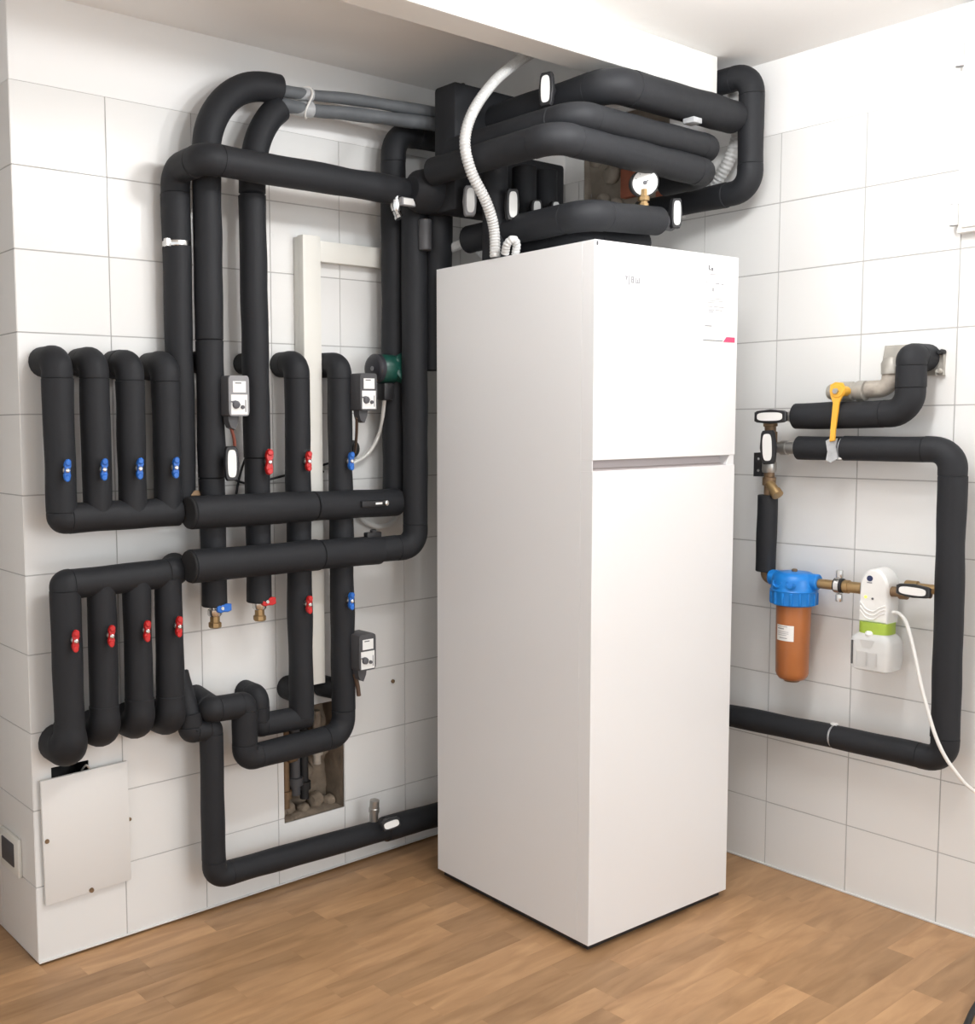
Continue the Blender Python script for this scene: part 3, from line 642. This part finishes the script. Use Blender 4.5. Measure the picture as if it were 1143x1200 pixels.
# ribbed hoses
def hose(label, pts, r=.0125, pitch=.0085, m='hose', z=0):
    path = resample(spline(pts, 16), pitch/4); bm = bmesh.new()
    sweep(bm, path, r, 14, 0, 0, rf=lambda s: 1+.07*math.sin(s/pitch*2*math.pi))
    o = link('ribbed_hose', bm, m, None); return setp(o, label, 'hose', 'white ribbed hoses')
hose('long white ribbed hose curving from the ceiling down to the cabinet top', [(-.72, -.50, 2.42), (-.785, -.50, 2.380), (-.875, -.50, 2.313), (-.955, -.50, 2.222), (-.987, -.50, 2.14), (-.965, -.50, 2.064), (-.905, -.50, 1.985), (-.866, -.49, 1.92), (-.862, -.49, 1.846)], .0145)
hose('white ribbed hose arching out beside the risers onto the cabinet top', [(-.775, -.085, 1.87), (-.780, -.12, 1.893), (-.768, -.20, 1.911), (-.772, -.28, 1.922), (-.763, -.315, 1.907), (-.752, -.345, 1.878), (-.748, -.36, 1.848)], .0145)
hose('small loop of white ribbed hose on the cabinet top', [(-.865, -.53, 1.850), (-.872, -.545, 1.873), (-.866, -.56, 1.884), (-.852, -.56, 1.872), (-.845, -.55, 1.848)], .011)
hose('white ribbed hose passing behind the pipe loop on the right wall', [(-.040, -.690, 2.38), (-.045, -.712, 2.29), (-.050, -.705, 2.225), (-.055, -.672, 2.155), (-.055, -.612, 2.095), (-.05, -.52, 2.05), (-.045, -.40, 2.03)], .0185, .012)
# air vent beside the risers
t = thing('air_vent_valve', 'small brass and chrome air vent with a white handle above the riser pair', 'valve', (-.97, -.19, 1.99))
link('vent_body', LT((-.99, -.222, 2.0), (0, 0, 1), [(0, .012), (.012, .016), (.03, .016), (.034, .010), (.05, .013), (.055, .009)], 12), 'chrome', t); hexnut(t, (-.99, -.222, 2.05), (0, 0, 1), .013, .014, 'gold_brass', 'brass_cap')
link('outlet', LT((-.99, -.222, 2.0), (.2, -.4, -1), [(0, .010), (.014, .010), (.016, .012), (.024, .012)], 10), 'chrome', t)
hh = link('handle', B((-.988, -.246, 2.014), (-.934, -.232, 2.038), .003), 'grey_plastic', t); link('handle_plate', B((-.982, -.2475, 2.017), (-.940, -.245, 2.035), .001), 'label_white', hh)

# ------------------------------------------------------------------ wall B
p1 = pipe('black lagged pipe elbowing out of the right wall above the other', (-.08, -1.1, 1.36))
run(p1, [Bw(-.935, .08, 1.400), Bw(-1.254, .08, 1.404), Bw(-1.254, .082, 1.552), Bw(-1.258, .001, 1.552)], .0375, [.055, .012])
link('wall_bracket', B(Bw(-1.305, .0, 1.505), Bw(-1.215, .012, 1.56), .002), 'galv', p1)
for y_, z_ in ((-1.300, 1.565), (-1.297, 1.515)): link('bracket_bolt', LT(Bw(y_, .004, z_), (-1, 0, 0), [(0, .008), (.012, .008), (.013, .005), (.026, .005)], 8), 'plug_dark' if z_ > 1.55 else 'galv', p1)
link('nipple', LT(Bw(-.94, .08, 1.4), (0, 1, 0), [(0, .018), (.02, .018), (.022, .014), (.06, .014)], 14), 'steel', p1)
p2 = pipe('black lagged pipe framing the filter, running right, down and back to the cabinet', (-.08, -1.2, .45))
run(p2, [Bw(-1.080, .08, 1.309), Bw(-1.365, .08, 1.309), Bw(-1.372, .08, .487), Bw(-1.0755, .08, .484)], .0345, [.05, .045])
sleeve(p2, [Bw(-1.070, .08, .484), Bw(-.62, .08, .470)], .0345); sleeve(p2, [Bw(-.945, .08, 1.309), Bw(-1.075, .08, 1.309)], .0335)
link('bare_ring', LT(Bw(-1.086, .08, 1.309), (0, 1, 0), [(0, .030), (.014, .030)], 18), 'grey_foil', p2); link('bare_ring', LT(Bw(-1.080, .08, .484), (0, 1, 0), [(0, .0305), (.012, .0305)], 18), 'grey_foil', p2)
link('tape_fleck', B(Bw(-1.082, .084, .515), Bw(-1.064, .070, .522), .002), 'label_white', p2); link('tape_fleck', B(Bw(-1.084, .108, 1.278), Bw(-1.070, .095, 1.284), .002), 'label_white', p2)
bm = bmesh.new(); prism(bm, [(-.016, .03), (-.006, .036), (.004, .030), (.016, .038), (.012, .014), (.02, -.018), (.0, -.03), (-.014, -.024), (-.010, 0)], Bw(-1.062, .113, 1.300), (0, -1, 0), (0, 0, 1), (-1, 0, 0), .005); link('torn_tape', bm, 'grey_foil', p2, False)
link('valve_body', LT(Bw(-.945, .08, 1.309), (0, 1, 0), [(0, .019), (.03, .019), (.032, .022), (.05, .022), (.052, .016), (.09, .016)], 14), 'steel', p2)
# brass standpipe with two plate-handled valves
bs = thing('brass_standpipe', 'brass standpipe with two plate-handled valves left of the lagged pipes', 'pipe', Bw(-.857, .08, .93))
link('tee_body', LT(Bw(-.857, .08, 1.165), (0, 0, 1), [(0, .014), (.03, .014), (.032, .019), (.055, .019), (.057, .015), (.085, .015), (.087, .019), (.10, .019), (.102, .015), (.15, .015), (.152, .020), (.19, .020), (.192, .016), (.205, .016), (.207, .020), (.235, .020)], 14), 'old_brass', bs)
link('union', LT(Bw(-.857, .081, 1.235), (0, 0, 1), [(0, .0185), (.006, .0205), (.028, .0205), (.034, .0185)], 12), 'steel', bs)
link('strainer_leg', LT(Bw(-.860, .085, 1.205), Vector((-.25, -.72, -.72)), [(0, .014), (.034, .014), (.035, .017), (.052, .017), (.054, .012)], 12), 'brass', bs)
link('pipe_clip', B(Bw(-.812, .055, 1.225), Bw(-.838, .085, 1.290), .003), 'black_plastic', bs); link('clip_arm', LT(Bw(-.83, .07, 1.255), (0, -1, 0), [(0, .012), (.03, .012)], 10), 'black_plastic', bs)
for z_ in (1.240, 1.275): link('clip_screw', LT(Bw(-.825, .084, z_), (-1, 0, 0), [(0, .005), (.003, .004)], 10), 'chrome', bs)
plate_handle(bs, Bw(-.892, .135, 1.400), (-1, -.15, .0), (0, -1, .0), .098, .042, stem=.05); plate_handle(bs, Bw(-.884, .13, 1.311), (-1, -.15, 0), (.0, .05, 1), .098, .046, stem=.05)
sleeve(bs, [Bw(-.852, .08, .938), Bw(-.854, .08, 1.168)], .0285, name='foam_sleeve', lip=.002)
link('elbow', sweep(bmesh.new(), fillet([Vector(Bw(-.852, .08, .95)), Vector(Bw(-.852, .08, .915)), Vector(Bw(-.905, .08, .915))], .02), .0135, 14, 0, .001), 'old_brass', bs)
# water filter
FY, FD = -.946, .085
t = thing('water_filter', 'water filter with blue head and amber bowl on the right wall', 'water filter', Bw(FY, FD, .63))
hd = link('head', LT(Bw(FY, FD, .850), (0, 0, 1), [(0, .055), (.004, .062), (.040, .064), (.044, .066), (.048, .063), (.075, .062), (.088, .057), (.096, .046), (.098, .028)], 32), 'filter_blue', t)
for s_ in (-1, 1): link('port', LT(Bw(FY+s_*.040, FD, .924), (0, s_, 0), [(0, .023), (.032, .023), (.035, .020)], 20), 'filter_blue', t)
bm = bmesh.new()
for k in range(16):
    a = 2*math.pi*k/16; c_ = Vector(Bw(FY, FD, 0))+Vector((math.cos(a), math.sin(a), 0))*.0615; box(bm, (c_.x-.004, c_.y-.004, .854), (c_.x+.004, c_.y+.004, .890), .0015)
link('grip_rib', bm, 'filter_blue', hd)
for dy in (.018, -.022):
    bm = bmesh.new(); sweep(bm, [Vector(Bw(FY+dy+.012*math.cos(a), FD+.059+.002, .918+.012*math.sin(a))) for a in [math.pi*(.9+1.3*k/10) for k in range(11)]], .0035, 8, 0, 0); link('moulded_arrow', bm, 'navy' if dy > 9 else 'filter_blue', hd)
link('vent_screw', LT(Bw(FY, FD, .942), (0, 0, 1), [(0, .008), (.012, .008), (.014, .005)], 10), 'old_brass', hd)
link('bowl', LT(Bw(FY, FD, .628), (0, 0, 1), [(0, .027), (.003, .036), (.012, .0425), (.022, .0455), (.10, .0465), (.224, .048)], 32), 'filter_brown', t)
link('bowl_foot', LT(Bw(FY, FD, .622), (0, 0, 1), [(0, .020), (.008, .027)], 24), 'old_brass', t)
bm = bmesh.new(); vs_ = []
for k in range(13):
    a = math.radians(146+66*k/12); c_ = Vector(Bw(FY, FD, 0))+Vector((math.cos(a), math.sin(a), 0))*.0475; vs_.append((bm.verts.new((c_.x, c_.y, 0.748)), bm.verts.new((c_.x, c_.y, .794))))
for p_, q_ in zip(vs_, vs_[1:]): bm.faces.new((p_[0], q_[0], q_[1], p_[1]))
lb = link('paper_label', bm, 'label_white', t)
bm = bmesh.new()
for z_, a0, a1, th_ in ((.783, 150, 190, .0016), (.776, 152, 178, .003), (.768, 150, 195, .0012), (.763, 150, 195, .0012), (.758, 150, 188, .0012), (.749, 160, 190, .0022)):
    prev = None
    for k in range(7):
        a = math.radians(a0+(a1-a0)*k/6); c_ = Vector(Bw(FY, FD, 0))+Vector((math.cos(a), math.sin(a), 0))*.0479; q_ = (bm.verts.new((c_.x, c_.y, z_+.006)), bm.verts.new((c_.x, c_.y, z_+.006+th_)))
        if prev: bm.faces.new((prev[0], q_[0], q_[1], prev[1]))
        prev = q_
link('print', bm, 'ink_light', lb)
# brass line from filter to doser and on to the lagged pipe
bl = thing('brass_pipe_line', 'brass pipe joining the filter, the doser and the lagged pipe', 'pipe', Bw(-1.1, .085, .91))
link('pipe', LT(Bw(-1.02, .085, .921), (0, -1, 0), [(0, .014), (.045, .014), (.046, .012), (.054, .012), (.055, .016), (.075, .016), (.076, .019), (.088, .019), (.089, .016), (.125, .016)], 16), 'brass', bl)
link('rubber_liner', LT(Bw(-1.068, .085, .922), (0, -1, 0), [(0, .0205), (.024, .0205)], 18), 'black_plastic', bl)
cl = link('pipe_clamp', LT(Bw(-1.073, .085, .922), (0, -1, 0), [(0, .0235), (.013, .0235)], 20), 'chrome', bl)
for s_ in (-1, 1): link('clamp_ear', B(Bw(-1.090, .092, .922+s_*.034-.012), Bw(-1.072, .080, .922+s_*.034+.010), .003), 'chrome', cl)
link('outlet_pipe', LT(Bw(-1.225, .085, .922), (0, -1, .06), [(0, .014), (.02, .014), (.022, .020), (.04, .020), (.042, .013), (.10, .013)], 14), 'old_brass', bl)
link('valve_body', LT(Bw(-1.262, .085, .940), (0, -1, 0), [(0, .018), (.03, .018), (.032, .013), (.09, .013)], 12), 'brass', bl)
plate_handle(bl, Bw(-1.302, .128, .938), (-1, -.1, 0), (0, -1, -.03), .085, .036, stem=.04)
# doser
DY = -1.187
t = thing('dosing_unit', 'white dosing unit with a green ring and clear bottle on the right wall', 'dosing unit', Bw(DY, .085, .69))
out = [(-.0375, 0), (-.0385, .085)]+[(-.0385*math.cos(a), .098+.052*math.sin(a)) for a in [math.pi*k/18 for k in range(1, 18)]]+[(.0385, .085), (.0375, 0)]
link('body', PR(out, Bw(DY, .045, .832), (0, -1, 0), (0, 0, 1), (-1, 0, 0), .065, bev=.006), 'white_plastic', t)
for q in range(3):
    pts = [(-.034, .056-q*.012), (-.018, .038-q*.012), (.002, .033-q*.011), (.018, .044-q*.010), (.033, .052-q*.010)]
    bm = bmesh.new(); sweep(bm, resample(spline([Bw(DY-a, .1105, .832+b) for a, b in pts], 6), .01), .0022, 8, 0, 0); link('wave_rib', bm, 'white_plastic', t)
link('emblem', LT(Bw(DY+.010, .1095, .955), (-1, 0, 0), [(0, .008), (.002, .008)], 18), 'navy', t); link('led', LT(Bw(DY+.020, .1095, .903), (-1, 0, 0), [(0, .0042), (.002, .0038)], 12), 'led', t); link('button', LT(Bw(DY+.001, .1095, .900), (-1, 0, 0), [(0, .0032), (.002, .003)], 12), 'ink', t)
link('lettering', B(Bw(DY+.017, .110, .942), Bw(DY+.004, .1115, .9445)), 'ink_light', t)
link('green_ring', PR(ellipse(.042, .038, 32, 3), Bw(DY, .080, .803), (0, -1, 0), (1, 0, 0), (0, 0, 1), .031), 'lime', t)
bo = [(.044, .036, 0), (.054, .044, .006), (.057, .047, .03), (.057, .047, .080), (.052, .044, .094), (.040, .036, .104)]
bm = bmesh.new(); rings = [[bm.verts.new(Vector(Bw(DY-a, .082+b, .699+h_))) for a, b in ellipse(ra, rb, 36, 5)] for ra, rb, h_ in bo]
for p_, q_ in zip(rings, rings[1:]):
    for k in range(36): bm.faces.new((p_[k], p_[(k+1) % 36], q_[(k+1) % 36], q_[k]))
bm.faces.new(rings[0][::-1]); bm.faces.new(rings[-1]); btl = link('bottle', bm, 'bottle', t)
link('level_strip', B(Bw(DY+.046, .127, .716), Bw(DY+.042, .1305, .782)), 'dark_grey', btl)
for y0_, y1_, z0_, z1_ in ((.030, .004, .716, .754), (-.002, -.024, .718, .752)): link('moulded_panel', B(Bw(DY+y0_, .1275, z0_), Bw(DY+y1_, .1305, z1_), .001), 'grey_mould', btl)
link('moulded_shield', PR([(-.020, .014), (.020, .014), (.011, -.008), (-.011, -.008)], Bw(DY+.004, .128, .773), (0, -1, 0), (0, 0, 1), (-1, 0, 0), .002), 'grey_mould', btl)
link('filler_cap', LT(Bw(DY+.004, .112, .796), (-.6, 0, 1), [(0, .009), (.008, .011), (.013, .010), (.016, .006)], 18), 'white_plastic', t)
bm = bmesh.new(); sweep(bm, resample(spline([Bw(-1.236, .10, .868), Bw(-1.255, .105, .868), Bw(-1.277, .11, .845), Bw(-1.304, .125, .782), Bw(-1.334, .135, .680), Bw(-1.378, .145, .560), Bw(-1.42, .135, .484), Bw(-1.47, .11, .430), Bw(-1.60, .06, .37), Bw(-1.80, .004, .345)]), .02), .0048, 10, 0, 0)
setp(link('power_cable', bm, 'cable_white', None), 'white power cable drooping from the dosing unit across the pipe', 'cable')
# old shut-off valve with yellow lever
t = thing('shut_off_valve', 'old galvanised shut-off valve with a yellow lever on the right wall', 'valve', Bw(-1.06, .05, 1.30))
link('valve_body', LT(Bw(-1.018, .055, 1.468), (0, -1, 0), [(0, .018), (.006, .022), (.03, .022), (.034, .027), (.07, .027), (.074, .023), (.082, .023), (.083, .028), (.105, .028), (.107, .022)], 16), 'galv', t)
link('pipe_bend', sweep(bmesh.new(), resample(fillet([Vector(Bw(-1.105, .05, 1.470)), Vector(Bw(-1.185, .045, 1.474)), Vector(Bw(-1.188, .045, 1.535))], .03), .01), .0225, 16, .18, .003), 'corroded', t)
link('wall_flange', PR([(-.034, -.035), (.026, -.040), (.034, .0), (.030, .055), (-.030, .055), (-.036, .012)], Bw(-1.190, .0005, 1.535), (0, -1, 0), (0, 0, 1), (-1, 0, 0), .034, bev=.004), 'galv', t)
link('flange_socket', LT(Bw(-1.188, .045, 1.512), (0, .05, 1), [(0, .027), (.03, .027), (.045, .018)], 14), 'galv', t)
link('flange_bolt', LT(Bw(-1.186, .032, 1.540), (-1, 0, 0), [(0, .011), (.02, .011), (.021, .006), (.034, .006)], 6), 'corroded', t, False)
lv = link('lever', PR([(-.020, .020), (-.006, .027), (.014, .024), (.022, .008), (.014, -.012), (.006, -.03), (-.002, -.10), (-.004, -.135), (-.018, -.138), (-.016, -.10), (-.012, -.03), (-.018, -.012), (-.022, .004)], Bw(-1.079, .120, 1.466), (0, -1, 0), (0, 0, 1), (-1, 0, 0), .006, bev=.0015), 'yellow', t)
link('lever_hub', LT(Bw(-1.079, .055, 1.468), (-1, 0, 0), [(0, .014), (.062, .014), (.066, .021), (.074, .017)], 16), 'yellow', lv); link('lever_nut', LT(Bw(-1.077, .127, 1.468), (-1, 0, 0), [(0, .009), (.008, .008)], 6), 'steel', lv, False)
# white hinged panel at the right edge, dark cable on the floor
t = thing('hinged_wall_panel', 'white hinged panel high on the right wall at the frame edge', 'panel', Bw(-1.55, .0, 1.868))
link('panel_frame', B(Bw(-1.80, .03, 1.868), Bw(-1.332, -.0, 2.445), .003), 'white_plastic', t); link('door_leaf', B(Bw(-1.79, .036, 1.88), Bw(-1.345, .03, 2.43), .002), 'white_plastic', t)
for z_ in (1.915, 2.316):
    h_ = link('hinge', LT(Bw(-1.327, .034, z_-.026), (0, 0, 1), [(0, .010), (.052, .010)], 16), 'white_plastic', t)
    for dz in (-.0275, .0255): link('hinge_joint', LT(Bw(-1.327, .034, z_+dz), (0, 0, 1), [(0, .0095), (.002, .0095)], 16), 'ink_light', h_)
bm = bmesh.new(); sweep(bm, resample(spline([(-.015, -1.52, .007), (-.20, -1.555, .007), (-.37, -1.582, .007), (-.46, -1.60, .007), (-.7, -1.66, .007), (-1.0, -1.80, .007)]), .03), .007, 10, 0, 0)
setp(link('floor_cable', bm, 'plug_dark', None), 'dark cable on the floor at the lower right corner', 'cable')
